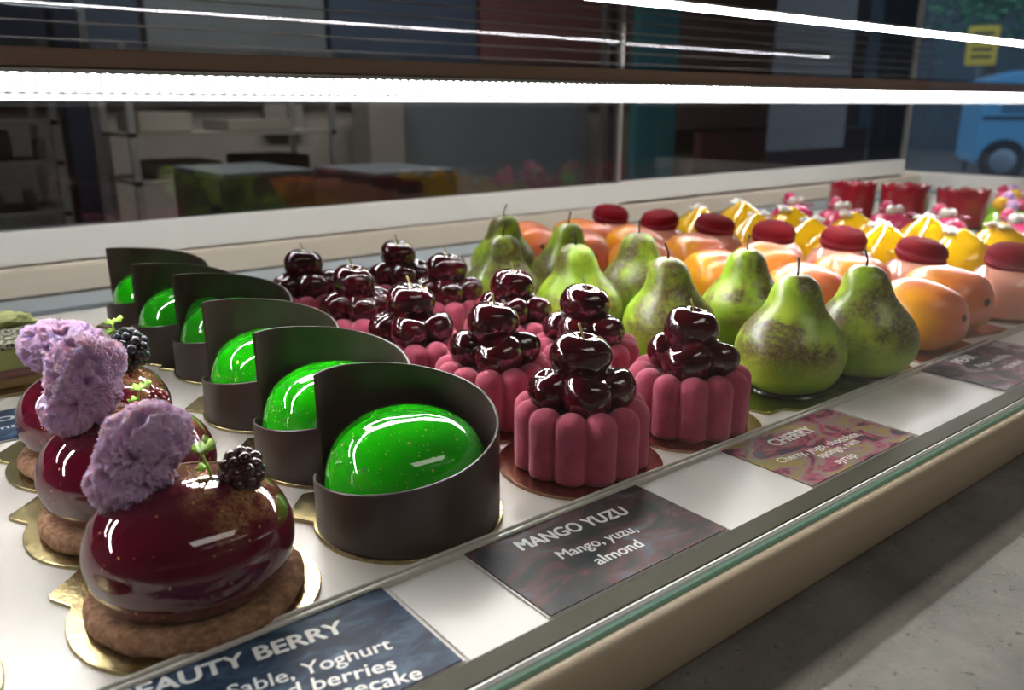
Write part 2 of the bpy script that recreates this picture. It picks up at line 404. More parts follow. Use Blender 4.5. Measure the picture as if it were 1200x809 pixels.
# ------------------------------------------------------------------ price cards
def card_mat(name, stops, scale, dist, rough=.25, aniso=(1, 1, 1), seed=0):
    m = mat(name, (.03, .03, .04), (.40), 0, 0, spec=.10)
    t = N(m, 'ShaderNodeTexCoord'); mp = N(m, 'ShaderNodeMapping'); mp.inputs['Scale'].default_value = aniso; mp.inputs['Location'].default_value = (seed, seed, 0)
    L(m, t.outputs['Object'], mp.inputs[0])
    L(m, ramp(m, noise_tex(m, mp.outputs[0], scale, 6, .62, dist), stops), P(m).inputs['Base Color'])
    bump(m, noise_tex(m, mp.outputs[0], 700, 4, .7), .22, .0005); return m
CM = {
 'blue': card_mat('blue_print', [(.30, (.006, .012, .028)), (.50, (.018, .040, .080)), (.66, (.07, .12, .19)), (.8, (.22, .30, .38))], 60, .6, aniso=(1, 2.2, 1)),
 'dusk': card_mat('dusk_print', [(.30, (.012, .030, .028)), (.46, (.045, .042, .045)), (.56, (.11, .055, .055)), (.66, (.10, .12, .15)), (.8, (.30, .34, .38))], 42, .8, aniso=(1, 1.6, 1), seed=.33),
 'fruit': card_mat('fruit_print', [(.30, (.03, .04, .09)), (.40, (.05, .02, .03)), (.46, (.34, .05, .10)), (.52, (.22, .20, .20)), (.58, (.30, .21, .05)), (.70, (.30, .24, .08))], 40, 1.4, aniso=(1, 1.6, 1), seed=.08),
 'grey': card_mat('grey_print', [(.34, (.015, .02, .025)), (.48, (.06, .065, .07)), (.53, (.20, .06, .10)), (.58, (.22, .25, .27)), (.72, (.45, .40, .30))], 36, 1.0, aniso=(1, 1.6, 1), seed=.71),
}
M['ink'] = mat('white_lettering', (.86, .86, .84), .4)
def text(s, A, B, size, bold, parent, z=.00058):
    """lettering running from point A to point B (its left and right ends at mid height)"""
    cu = bpy.data.curves.new('text', 'FONT'); cu.body = s; cu.size = 1; cu.align_x = 'CENTER'; cu.align_y = 'CENTER'
    cu.resolution_u = 5
    to = bpy.data.objects.new('t', cu); C.objects.link(to)
    bpy.context.view_layer.update()
    me = bpy.data.meshes.new_from_object(to.evaluated_get(bpy.context.evaluated_depsgraph_get()))
    bpy.data.objects.remove(to); me.materials.clear(); me.materials.append(M['ink'])
    me.transform(Matrix.Scale(size, 4))
    me.polygons.foreach_set('use_smooth', [False] * len(me.polygons))
    xs = [v.co.x for v in me.vertices]; w0 = max(xs) - min(xs); A = Vector(A); B = Vector(B); k = (B - A).length / w0; mx = (max(xs) + min(xs)) / 2
    ys = [v.co.y for v in me.vertices]; my = (max(ys) + min(ys)) / 2
    for v in me.vertices: v.co.x = (v.co.x - mx) * k; v.co.y -= my
    if bold:
        vs = [v.co.copy() for v in me.vertices]; fs = [tuple(p.vertices) for p in me.polygons]; V, F = [], []
        for i, (ax, ay) in enumerate([(0, 0), (1, 0), (-1, 0), (0, .8), (0, -.8)]):
            b = len(V); V += [v + Vector((ax * bold, ay * bold, i * .000004)) for v in vs]; F += [tuple(q + b for q in f) for f in fs]
        me = bpy.data.meshes.new('lettering'); me.from_pydata(V, [], F); me.materials.append(M['ink'])
    o = bpy.data.objects.new('lettering', me); C.objects.link(o); o.parent = parent
    o.location = ((A.x + B.x) / 2 - parent.location.x, (A.y + B.y) / 2 - parent.location.y, z); o.rotation_euler = (0, 0, math.atan2(B.y - A.y, B.x - A.x)); return o
def price_card(x0, x1, y0, y1, m, lines, label, z=.0):
    if z == 0:   # the channel stands 3 mm above the deck
        z = .0030; q = .982; x0, x1, y0, y1 = x0 * q, x1 * q, y0 * q, y1 * q
        lines = [(s_, (A[0] * q, A[1] * q), (B[0] * q, B[1] * q), sz * q, b_) for s_, A, B, sz, b_ in lines]
    cx, cy = (x0 + x1) / 2, (y0 + y1) / 2; W, D = x1 - x0, y1 - y0
    c = thing('price_card', label, 'price card', (cx, cy, z), 0, 'printed price cards')
    box('card', -W / 2, W / 2, -D / 2, D / 2, 0, .0005, CM[m], c)
    box('clear_sleeve', -W / 2 - .001, W / 2 + .001, -D / 2 - .0005, D / 2 + .001, -.0004, -.00005, 'blank', c)
    for s, A, B, size, b in lines: text(s, A, B, size, b, c)
    return c
price_card(.010, .1245, .1835, .2375, 'blue', [('BEAUTY BERRY', (.033, .2327), (.1025, .2233), .0102, .00034), ('Sable, Yoghurt', (.0600, .2140), (.1104, .2041), .0088, .00010), ('and berries', (.066, .2065), (.1066, .1956), .0088, .00010), ('cheesecake', (.0705, .1985), (.1108, .1865), .0088, .00010)],
           'dark blue price card reading BEAUTY BERRY in front of the front burgundy berry cake')
price_card(.162, .260, .1835, .2365, 'dusk', [('MANGO YUZU', (.1821, .2266), (.2382, .2216), .0105, .00034), ('Mango, yuzu,', (.1901, .2102), (.2295, .2068), .0086, .00016), ('almond', (.1985, .1990), (.2227, .1982), .0086, .00016)],
           'dark price card reading MANGO YUZU below the front black shell tart')
price_card(.3235, .421, .1835, .2375, 'fruit', [('CHERRY', (.3510, .2245), (.3864, .2235), .0110, .00034), ('Cherry, yogo, chocolate,', (.3350, .2085), (.4000, .2030), .0075, .0001), ('sponge, rum', (.3560, .1985), (.3900, .1975), .0075, .0001), ('syrup', (.3560, .1895), (.3720, .1890), .0075, .0001)],
           'gold and crimson price card reading CHERRY beside the front pear')
price_card(.537, .652, .1835, .2420, 'grey', [('PEAR', (.5720, .2285), (.5980, .2285), .0115, .00034), ('Pear, vanilla,', (.575, .2150), (.620, .2140), .0085, .0001), ('caramel', (.585, .2030), (.612, .2025), .0085, .0001)],
           'grey price card reading PEAR at the right edge of the frame')
price_card(-.05, .054, .481, .532, 'blue', [('PISTACHIO', (-.02, .516), (.046, .516), .0110, .0003), ('pistachio, lime', (-.01, .500), (.046, .500), .008, .0001)],
           'dark blue price card lying behind the burgundy cakes at the left edge', z=.001)

# ------------------------------------------------------------------ cake boards
def board(parent, r=.041, tab=None, m='gold', loc=(0, 0, 0)):
    pts = []
    n = 72
    if tab is None: pts = [(r * cos(2 * PI * i / n), r * sin(2 * PI * i / n)) for i in range(n)]
    else:
        a0, hw = R_(tab), R_(21)
        k = 60
        for i in range(k + 1):
            a = a0 + hw + (2 * PI - 2 * hw) * i / k; pts.append((r * cos(a), r * sin(a)))
        for d, da in ((r + .004, -19), (r + .0115, -12), (r + .0125, -10), (r + .0115, 12), (r + .0100, 14)):
            pts.append((d * cos(a0 + R_(da)), d * sin(a0 + R_(da))))
    return prism('cake_board', pts, 0, .0018, m, parent, bev=.0003, loc=loc)

# ------------------------------------------------------------------ berry cakes
def sponge(parent, seed, sub, lobes, loc, rot=(0, 0, 0)):
    vs, fs = ico(sub); out = []
    off = Vector((seed * 3.1, seed * 1.7, seed))
    for d in vs:
        # blocky torn lump: union of stretched lobes along the ray
        r = 0
        for (c, sx, sy, sz) in lobes:
            c = Vector(c); dd = Vector((d.x / sx, d.y / sy, d.z / sz)); cc = Vector((c.x / sx, c.y / sy, c.z / sz))
            A = dd.dot(dd); B = dd.dot(cc); Cc = cc.dot(cc) - 1; q = B * B - A * Cc
            if q > 0: r = max(r, (B + math.sqrt(q)) / A)
        p = d * r
        n1 = noise.fractal(p * 90 + off, .9, 2.0, 4)
        n2 = noise.noise(p * 480 + off) ; n3 = abs(noise.noise(p * 900 + off * 2)); n4 = noise.noise(p * 230 - off)
        n5 = noise.noise(p * 1700 + off)
        p = d * (r + .0015 * n1 - .0090 * max(0, n4 - .10) - .0035 * max(0, n2 - .1) + .0016 * n3 + .0005 * n5)
        out.append(p)
    return new('sponge_piece', out, fs, 'sponge', parent, loc=loc, rot=rot, label='torn lilac microwave sponge' if False else None)
def drupes(parent, loc, size, m, n=34, seed=1, name='blackberry', rot=(0, 0, 0)):
    rnd = random.Random(seed); vs, fs = ico(2); V, F = [], []
    for i in range(n):
        z = 1 - 2 * (i + .5) / n; a = i * 2.39996; r = math.sqrt(1 - z * z)
        c = Vector((r * cos(a) * .82, r * sin(a) * .82, z)) * size * .80; s = size * .27 * rnd.uniform(.88, 1.12)
        b = len(V); V += [c + v * s for v in vs]; F += [tuple(q + b for q in f) for f in fs]
    b = len(V); V += [v * size * .72 for v in vs]; F += [tuple(q + b for q in f) for f in fs]
    return new(name, V, F, m, parent, loc=loc, kind='stuff', rot=rot)
def leaf(parent, loc, size, rot, m='herb'):
    V = [Vector((0, 0, 0))]; n = 30
    for i in range(n):
        t = i / (n - 1); a = R_(-150 + 300 * t)
        r = size * (.75 + .25 * abs(cos(a * 2.5))) * (.92 + .08 * cos(a * 12))
        V.append(Vector((size * .5 + r * .62 * cos(a), r * .62 * sin(a), .12 * size * cos(a * 5) + .10 * size * abs(sin(a)))))
    F = [(0, i, i + 1) for i in range(1, n)]
    b = len(V); V += [v + Vector((0, 0, -.00025)) for v in V]
    F += [(b, b + i + 1, b + i) for i in range(1, n)] + [(i, b + i, b + i + 1, i + 1) for i in range(1, n)]
    return new('leaf', V, F, m, parent, loc=loc, rot=rot)
def sprig(parent, loc, h, lean=(0, 0)):
    s = tube('herb_sprig', [(0, 0, 0), (lean[0] * .4, lean[1] * .4, h * .5), (lean[0], lean[1], h)], [.0006, .0005, .0005], 'herb', parent, loc=loc)
    top = (lean[0], lean[1], h)
    leaf(s, top, .0062, (R_(15), R_(-25), R_(-40))); leaf(s, top, .0050, (R_(-10), R_(-10), R_(95))); leaf(s, (lean[0] * .4, lean[1] * .4, h * .5), .0042, (R_(-10), R_(10), R_(150)))
    return s
def berry_cake(loc, tab, label, seed, sub, lobes, sp_loc, sp_rot, br_loc, br_m, br_size, sprigs, crumbs=False):
    t = thing('berry_cake', label, 'cake', loc, 0, 'burgundy berry cakes')
    board(t, .043, tab)
    def wob(p, a):
        k = 1 + .010 * sin(3 * a + seed) + .012 * noise.noise(p * 150 + Vector((seed, 0, 0))) + .012 * noise.noise(p * 900)
        return Vector((p.x * k, p.y * k, p.z + .0009 * noise.noise(p * 200 + Vector((0, seed, 0)))))
    lathe('biscuit_base', smoothprof([(0, .0018), (.032, .0018), (.0365, .0030), (.0372, .0055), (.0355, .0084), (.031, .0092), (0, .0092)], 6), 'biscuit', t, 200, wob)
    lathe('glazed_mousse', smoothprof([(0, .0065), (.020, .0065), (.0275, .0085), (.0330, .0145), (.0352, .023), (.0342, .031), (.0290, .0395), (.0190, .0455), (.0085, .0478), (0, .0482)], 6), 'burgundy', t, 72)
    sponge(t, seed, sub, lobes, sp_loc, sp_rot)
    drupes(t, br_loc, br_size, br_m, 34, seed, rot=(.3, .4, seed))
    for (l_, h, ln) in sprigs: sprig(t, l_, h, ln)
    if crumbs:
        rnd = random.Random(5); vs, fs = ico(1); V, F = [], []
        for i in range(26):
            q = (rnd.uniform(.004, .017), rnd.uniform(-.011, .004)); c = Vector((q[0], q[1], .0492 - 14 * (q[0] ** 2 + q[1] ** 2) + rnd.uniform(0, .0015))); s = rnd.uniform(.0008, .0019); b = len(V)
            V += [c + v * s for v in vs]; F += [tuple(q + b for q in f) for f in fs]
        new('berry_crumbs', V, F, 'drupe_red', t, kind='stuff')
    return t
# lobes are given in the lump's own metres; ray-union needs the origin inside each lobe
Lb1 = [((0, 0, 0), .0135, .0125, .0170), ((-.003, .002, -.007), .0130, .0125, .0120), ((.004, -.003, .008), .0125, .0120, .0120)]
Lb2 = [((0, 0, 0), .0140, .0130, .0175), ((-.003, .002, -.008), .0130, .0120, .0125), ((.002, 0, .008), .0150, .0120, .0120)]
Lb3 = [((0, 0, 0), .0190, .0130, .0120), ((.006, -.004, -.001), .0140, .0130, .0130), ((-.009, .005, -.004), .0130, .0110, .0115)]
berry_cake((.0700, .2710, 0), 130, 'glossy burgundy berry cake nearest the glass, lilac sponge and wilted blackberry on top', 1, 8 if False else 7, Lb1, (-.0130, .0050, .0565), (.0, .05, .2), (.0165, -.009, .0480), 'drupe', .0092, [((.0085, -.004, .045), .012, (-.003, .0015))])
berry_cake((.0690, .3500, 0), 132, 'second burgundy berry cake from the glass with a tall lilac sponge', 2, 7, Lb2, (-.0125, .0000, .0630), (.0, .1, .4), (.016, .004, .0490), 'drupe_red', .0052, [((.008, .006, .047), .008, (.001, 0))], crumbs=True)
berry_cake((.0730, .4280, 0), 135, 'rear burgundy berry cake with a wide pale sponge and fresh black blackberry', 3, 6, Lb3, (-.0105, -.002, .0620), (.1, .1, -.5), (.0180, -.006, .0560), 'drupe_black', .0105, [((.013, -.004, .062), .007, (-.001, 0))])
bd = thing('empty_cake_board', 'gold round cake board cut by the bottom left corner', 'cake board', (-.0345, .2700, 0)); board(bd, .043)

# ------------------------------------------------------------------ chocolate shell tarts
HZ = [(150, .0215), (180, .025), (210, .0275), (240, .0305), (270, .034), (300, .039), (330, .044), (360, .0495), (390, .0535), (420, .057), (450, .0597), (480, .0625), (503, .0645)]
def hz(a):
    for (a0, h0), (a1, h1) in zip(HZ, HZ[1:]):
        if a <= a1: return h0 + (h1 - h0) * max(0, (a - a0)) / (a1 - a0)
    return HZ[-1][1]
def shell_geo():
    V, F = [], []; n = 120; a0, a1 = 140, 503; th = .0013; k = 6
    for i in range(n + 1):
        t = i / n; a = a0 + (a1 - a0) * t; r = .0395 - .0022 * max(0, (t - .88) / .12)
        h = hz(max(a, 150)) - (.0035 * ((150 - a) / 10) ** 2 if a < 150 else 0)
        ca, sa = cos(R_(a)), sin(R_(a)); z0 = .0018
        for (rr, zz) in ((r, z0), (r, h - .0003), (r - .0003, h), (r - th + .0003, h), (r - th, h - .0003), (r - th, z0)):
            V.append(Vector((rr * ca, rr * sa, zz)))
    for i in range(n):
        for j in range(k - 1):
            a = i * k + j; F.append((a, a + k, a + k + 1, a + 1))
    F.append(tuple(range(k))[::-1]); F.append(tuple(range(n * k, n * k + k))); return V, F
tart = thing('shell_tart', 'front dark chocolate shell tart with glossy green dome beside the MANGO YUZU card', 'tart', (.1627, .2779, 0), 0, 'chocolate shell tarts')
board(tart, .041, 134)
V, F = shell_geo(); sh = new('chocolate_shell', V, F, 'choc', tart); sh.data.polygons.foreach_set('use_smooth', [True] * len(sh.data.polygons))
md = sh.modifiers.new('e', 'EDGE_SPLIT'); md.split_angle = R_(40)
lathe('green_dome', smoothprof([(0, .003), (.030, .003), (.0345, .010), (.0352, .018), (.0335, .028), (.0285, .0375), (.0195, .0440), (.0095, .0468), (0, .0474)], 6), 'green', tart, 72)
TL = ['second dark chocolate shell tart from the glass', 'third chocolate shell tart from the glass, its inner wall lit green', 'fourth chocolate shell tart from the glass',
      'fifth chocolate shell tart from the glass', 'rearmost and darkest-backed chocolate shell tart near the rear ledge']
for lab, (dx, dy), rz in zip(TL, [(.0050, .079), (.0075, .162), (.0190, .255), (.0080, .314), (.0110, .400)], (0, .02, .05, .06, .02)):
    dup(tart, (.1627 + dx, .2779 + dy, 0), rz, lab)

# ------------------------------------------------------------------ cherry cakes
def cherry_geo(seed, sx=1., sy=1., sz=.86, r=.0125):
    def fn(p, a):
        k = 1 + .05 * cos(2 * a + seed) + .03 * noise.noise(p * 160 + Vector((seed, 0, 0)))
        return Vector((p.x * k * sx, p.y * k * sy, p.z * sz))
    pr = smoothprof([(0, -1.0), (.35, -.97), (.72, -.72), (.95, -.25), (1.0, .15), (.90, .58), (.66, .86), (.38, .93), (.18, .84), (0, .76)], 5)
    return lathe_geo([(a * r, b * r) for a, b in pr], 32, fn)
def fluted():
    nf, Rc, c, zc = 12, .0256, .0079, .0280; n = nf * 14; V, F = [], []; prof_n = 0
    for i in range(n):
        a = 2 * PI * i / n; d = (a % (2 * PI / nf)) - PI / nf
        w_ = math.sqrt(max(c * c - (Rc * sin(d)) ** 2, 1e-8)); r0 = Rc * cos(d)
        pts = [(0, .0018), (r0 + w_ - .0022, .0018), (r0 + w_ - .0004, .0030)] + [(r0 + w_, .005 + (zc - .005) * s / 6) for s in range(7)]
        pts += [(r0 + w_ * cos(R_(al)), zc + w_ * sin(R_(al))) for al in range(12, 150, 12)]
        pts += [(.0165, .0305), (.008, .0308), (0, .0308)]
        prof_n = len(pts)
        for (r, z) in pts: V.append(Vector((max(r, 0) * cos(a), max(r, 0) * sin(a), z)))
    for i in range(n):
        for j in range(prof_n - 1):
            a, b = i * prof_n + j, ((i + 1) % n) * prof_n + j; F.append((a, b, b + 1, a + 1))
    return V, F
FLV, FLF = fluted()
def cherry_cake(label, variant):
    t = thing('cherry_cake', label, 'cake', (0, 0, 0), 0, 'pink fluted cherry cakes')
    board(t, .041, None, 'copper')
    new('fluted_mousse', FLV, FLF, 'velvet', t)
    rnd = random.Random(variant * 11)
    base = [(238, .0125), (318, .0155), (165, .0155), (60, .0130)] if variant == 0 else [(215, .014), (292, .0145), (10, .0150), (110, .014)]
    for i, (ang, rr) in enumerate(base):
        V, F = cherry_geo(i * 1.9 + variant, r=.0128 if i == 0 else .0118)
        a = R_(ang + rnd.uniform(-8, 8)); new('cherry', V, F, 'cherry', t, loc=(rr * cos(a), rr * sin(a), .0400), rot=(rnd.uniform(-.5, .5), rnd.uniform(-.5, .5), rnd.uniform(0, 6)))
    V, F = cherry_geo(7 + variant, sx=1.08, sz=.90, r=.0138)
    top = new('cherry', V, F, 'cherry', t, loc=(-.001, .0, .0548), rot=(rnd.uniform(-.15, .15), rnd.uniform(-.15, .15), 0))
    tube('stem', [(0, 0, .008), (-.0015, .001, .0125), (-.004, .002, .017)], [.0006, .0005, .0007], 'stem', top)
    vs, fs = ico(2); k = [Vector((v.x * .0032, v.y * .0026, v.z * .0022)) * (1 + .5 * noise.noise(v * 3 + Vector((variant, 0, 0)))) for v in vs]
    new('gold_flake', k, fs, 'leaf_gold', top, loc=(.0065, -.001, .0095))
    return t
cA = cherry_cake('front cherry cake of the left column, right beside the front black shell', 0)
cB = cherry_cake('front cherry cake of the right column, next to the front pear', 1)
cA.location = (.2570, .2705, 0); cB.location = (.3390, .2715, 0); cA.rotation_euler.z = R_(-8)
cn_ = ['second', 'third', 'fourth', 'rearmost']
for k, (x, y) in enumerate([(.2630, .349), (.2530, .419), (.2540, .495), (.2560, .580)]):
    dup(cB if k % 2 == 0 else cA, (x, y, 0), R_(random.uniform(-50, 60)) if k else R_(32), cn_[k] + ' cherry cake from the glass in the left column, beside the black shells')
for k, (x, y) in enumerate([(.3330, .348), (.3310, .417), (.3310, .495), (.3340, .570)]):
    dup(cA if k % 2 == 0 else cB, (x, y, 0), R_(random.uniform(-50, 60)), cn_[k] + ' cherry cake from the glass in the right column, beside the pears')

# ------------------------------------------------------------------ pears
def pear(label, seed):
    t = thing('pear_cake', label, 'cake', (0, 0, 0), 0, 'pear shaped cakes')
    board(t, .040, 190, 'greenfoil')
    lx, ly = (.0025, .001) if seed % 2 else (-.0015, .002)
    def fn(p, a):
        k = 1 + .025 * cos(2 * a + seed) + .02 * cos(3 * a + seed * 2) + .035 * noise.noise(p * 45 + Vector((seed * 5, 0, 0)))
        s = max(0, (p.z - .03) / .04)
        return Vector((p.x * k + lx * s * s, p.y * k + ly * s * s, p.z))
    lathe('pear_body', smoothprof([(0, .0022), (.016, .0022), (.0235, .0045), (.0295, .0110), (.0328, .0200), (.0326, .0285), (.0296, .0370), (.0240, .0445), (.0188, .0510), (.0160, .0570), (.0142, .0630), (.0115, .0685), (.0065, .0722), (.002, .0725), (0, .0715)], 5), 'pear', t, 64, fn)
    lathe('reflection_ring', smoothprof([(0, .0018), (.0225, .0018), (.0242, .0024), (.0225, .0036), (.018, .0040)], 3), 'syrup', t, 48)  # dark ring painted as the reflection at the pear's foot
    tube('stem', [(lx, ly, .0700), (lx + .0004, ly, .0760), (lx + (.0012 if seed % 2 else -.0025), ly + .001, .0830)], [.0008, .0006, .0008], 'pear_stem', t)
    return t
pA = pear('front pear cake of the left column, heavily russeted brown, beside the front cherry cake', 1)
pB = pear('front pear cake of the right column, beside the mango cakes', 2)
pC = pear('second pear cake from the glass in the left column', 4)
pA.location = (.434, .271, 0); pB.location = (.500, .2600, 0); pC.location = (.421, .358, 0)
PL = [(pB, .494, .349, 'second pear cake from the glass in the right column', 70), (pA, .412, .440, 'third pear cake from the glass in the left column', 150), (pC, .492, .452, 'third pear cake from the glass in the right column', 60),
      (pB, .392, .510, 'fourth pear cake from the glass in the left column', 200), (pA, .482, .532, 'fourth pear cake from the glass in the right column', 270), (pC, .474, .612, 'rearmost pear cake of the right column, by the rear ledge', 130)]
for src, x, y, lab, rz in PL: dup(src, (x, y, 0), R_(rz), lab)

# ------------------------------------------------------------------ mango cakes
def mango(label, seed):
    t = thing('mango_cake', label, 'cake', (0, 0, 0), 0, 'mango shaped cakes')
    prism('cake_board', [(-.036, -.033), (.036, -.033), (.036, .033), (-.036, .033)], 0, .0018, 'copper', t, bev=.0003)
    vs, fs = ico(5); out = []
    for v in vs:
        e = .82; p = Vector([math.copysign(abs(c) ** e, c) for c in v]); 
        q = Vector((p.x * .0300, p.y * .0325, p.z * .0245))
        q *= 1 + .05 * noise.noise(v * 1.6 + Vector((seed, 0, 0)))
        q.z += .0025 * (q.y / .03) - .0010 * (q.x / .03) ** 2 * (1 if seed % 2 else 0)
        if q.z < -.020: q.z = -.020 + (q.z + .020) * .25
        out.append(q + Vector((0, 0, .0240)))
    new('mango_body', out, fs, 'mango', t)
    V, F = lathe_geo([(0, .0016), (.0012, .0016), (.0022, .0008), (.0034, 0)], 12, lambda p, a: Vector((p.x * (1 + .3 * cos(5 * a)), p.y * (1 + .3 * cos(5 * a)), p.z)))
    new('navel', V, F, 'navel', t, loc=(.0035, -.0322, .0270), rot=(R_(88), 0, 0))
    return t
mA = mango('front mango cake of the left column, beside the front pear', 1)
mB = mango('front mango cake of the right column, just behind the row end by the glass', 2)
mA.location = (.594, .268, 0); mB.location = (.664, .280, 0); mA.rotation_euler.z = R_(-12); mB.rotation_euler.z = R_(-14)
for i, y in enumerate((.356, .442, .528, .612, .690)):
    dup(mB if i % 2 else mA, (.587 - .004 * i, y, 0), R_(random.uniform(-25, 15)), ['second', 'third', 'fourth', 'fifth', 'rearmost'][i] + ' mango cake from the glass in the left mango column')
for i, y in enumerate((.360, .440, .520, .598, .676)):
    dup(mA if i % 2 else mB, (.660 - .006 * i, y, 0), R_(random.uniform(-20, 25)), ['second', 'third', 'fourth', 'fifth', 'rearmost'][i] + ' mango cake from the glass in the right mango column')

# ------------------------------------------------------------------ macaron cakes
mc = thing('macaron_cake', 'front peach glazed cake with a crimson macaron at the right frame edge', 'cake', (.745, .267, 0), 0, 'peach cakes topped with a macaron')
board(mc, .037, None, 'copper')
lathe('peach_dome', smoothprof([(0, .002), (.030, .002), (.0335, .008), (.0330, .020), (.0300, .031), (.0225, .0395), (.010, .0430), (0, .0436)], 5), 'peach', mc, 56)
mm = lathe('macaron', smoothprof([(0, .0196), (.010, .0192), (.0170, .0168), (.0205, .0125), (.0207, .0105)], 4), 'macaron', mc, 40, loc=(.001, 0, .0405), rot=(R_(9), R_(-6), 0))
lathe('macaron_foot', [(.0205, .0106), (.0216, .0098), (.0214, .0086), (.0195, .0082), (.0195, .0060), (.0214, .0056), (.0216, .0044), (.0205, .0036)], 'foot', mm, 40)
lathe('cream_filling', [(0, .0083), (.0206, .0083), (.0206, .0060), (0, .0060)], 'mcream', mm, 40)
lathe('lower_shell', smoothprof([(.0207, .0037), (.0200, .002), (.0150, -.001), (0, -.001)], 3), 'macaron', mm, 40)
for i, (x, y) in enumerate([(.717, .330), (.728, .410), (.713, .477), (.711, .549), (.695, .612), (.687, .682)]):
    dup(mc, (x, y, 0), random.uniform(-.8, .8), ['second', 'third', 'fourth', 'fifth', 'sixth', 'rearmost'][i] + ' macaron topped peach cake counting from the glass')

# ------------------------------------------------------------------ yellow domes
yl = thing('lemon_dome', 'front glossy yellow pointed dome cake of the left yellow column', 'cake', (.870, .361, 0), 0, 'yellow pointed dome cakes')
board(yl, .038)
def yfn(p, a): k = 1 + .006 * sin(5 * a) * min(1, p.z / .02); return Vector((p.x * k, p.y * k, p.z))
lathe('glazed_dome', smoothprof([(0, .002), (.032, .002), (.0360, .008), (.0362, .016), (.0325, .027), (.0240, .037), (.0130, .0450), (.0045, .0505), (0, .0520)], 5), 'yellow', yl, 84, yfn)
V = []; F = []
n = 16
for i in range(n + 1):
    t = i / n; a = R_(-20 + 230 * t); 
    for r_, z_ in ((.0085, 0), (.0120, .0012), (.0120, .0020), (.0085, .0009)): V.append(Vector((r_ * 1.3 * cos(a), r_ * sin(a), z_ + .004 * sin(3 * t * PI) * .6)))
for i in range(n):
    for j in range(4): F.append((i * 4 + j, i * 4 + (j + 1) % 4, i * 4 + 4 + (j + 1) % 4, i * 4 + 4 + j))
CURL = (V, F)
vs, fs = ico(3); new('white_flake', [Vector((v.x * .013 * (1 + .2 * sin(9 * v.y)), v.y * .008, v.z * .0028 + .002 * sin(v.x * 6))) for v in vs], fs, 'white_choc', yl, loc=(-.003, .010, .0485), rot=(R_(14), R_(-10), .4))
YA = [(.852, .433), (.826, .504), (.820, .572), (.822, .656)]; YB = [(.953, .356), (.948, .433), (.917, .503), (.905, .580), (.918, .664)]
for i, (x, y) in enumerate(YA): dup(yl, (x, y, 0), random.uniform(-2, 2), ['second', 'third', 'fourth', 'rearmost'][i] + ' yellow dome from the glass in the left yellow column')
for i, (x, y) in enumerate(YB): dup(yl, (x, y, 0), random.uniform(-2, 2), ['front', 'second', 'third', 'fourth', 'rearmost'][i] + ' yellow dome of the right yellow column, beside the pink domes')

# ------------------------------------------------------------------ pink domes
def ball(name, r, m, parent, loc, sub=3):
    vs, fs = ico(sub); return new(name, [v * r for v in vs], fs, m, parent, loc=loc)
def ball_dome(label, m1, balls, curl, loc, nm='pink_dome', group='pink dome cakes'):
    t = thing(nm, label, 'cake', loc, 0, group); board(t, .034)
    lathe('glazed_dome', smoothprof([(0, .002), (.026, .002), (.0305, .008), (.0300, .018), (.0245, .028), (.0140, .0345), (0, .0365)], 5), m1, t, 48)
    for (x, y, z, r, m_) in balls: ball('ball', r, m_, t, (x, y, z))
    new('chocolate_curl', *CURL, curl, t, loc=(-.006, -.010, .0345), rot=(R_(-14), R_(8), R_(-50))).scale = (1.5, 1.5, 1.5)
    return t
pk = ball_dome('front pink dome cake with pink and white balls, behind the yellow domes', 'pink_gl', [(-.008, -.004, .0385, .0075, 'white_choc'), (.008, -.006, .0385, .0065, 'white_choc'), (.001, .007, .0425, .0085, 'pink_gl')], 'pink_curl', (1.100, .400, 0))
for i, (x, y) in enumerate([(1.090, .478), (1.075, .540), (1.060, .606), (1.068, .684)]):
    dup(pk, (x, y, 0), 0, ['second', 'third', 'fourth', 'rearmost'][i] + ' pink dome cake from the glass')
teal = ball_dome('low teal glazed cake with white curls between yellow and pink domes', 'teal_gl', [(-.010, -.008, .034, .005, 'white_choc'), (.010, -.002, .034, .005, 'lime_gl')], 'white_choc', (1.03, .385, 0), 'teal_cake', 'teal cakes'); teal.scale = (1, 1, .85)
# ------------------------------------------------------------------ red crown cakes
def crown(label, loc):
    t = thing('red_crown_cake', label, 'cake', loc, 0, 'tall red crown cakes'); board(t, .038)
    n = 96
    def fn(p, a):
        if p.z > .04: return Vector((p.x, p.y, p.z + .0055 * abs(sin(4.5 * a))))
        return p
    lathe('red_crown', [(0, .002), (.033, .002), (.034, .004), (.035, .050), (.0345, .0515), (.0325, .0505), (.031, .038), (0, .038)], 'red', t, n, fn)
    for k in range(3):
        a = k * 2.1 + .4; drupes(t, (.014 * cos(a), .014 * sin(a), .047), .010, 'drupe_red', 24, k, 'raspberry')
    vs, fs = ico(1); new('gold_flake', [Vector((v.x * .004, v.y * .004, v.z * .002)) for v in vs], fs, 'leaf_gold', t, loc=(-.008, -.022, .052))
    return t
cr = crown('front tall red crown cake, rightmost of the red row', (1.262, .530, 0))
for (x, y, l_) in [(1.265, .618, 'second tall red crown cake from the right'), (1.240, .690, 'rearmost tall red crown cake by the rear ledge')]: dup(cr, (x, y, 0), .7, l_)
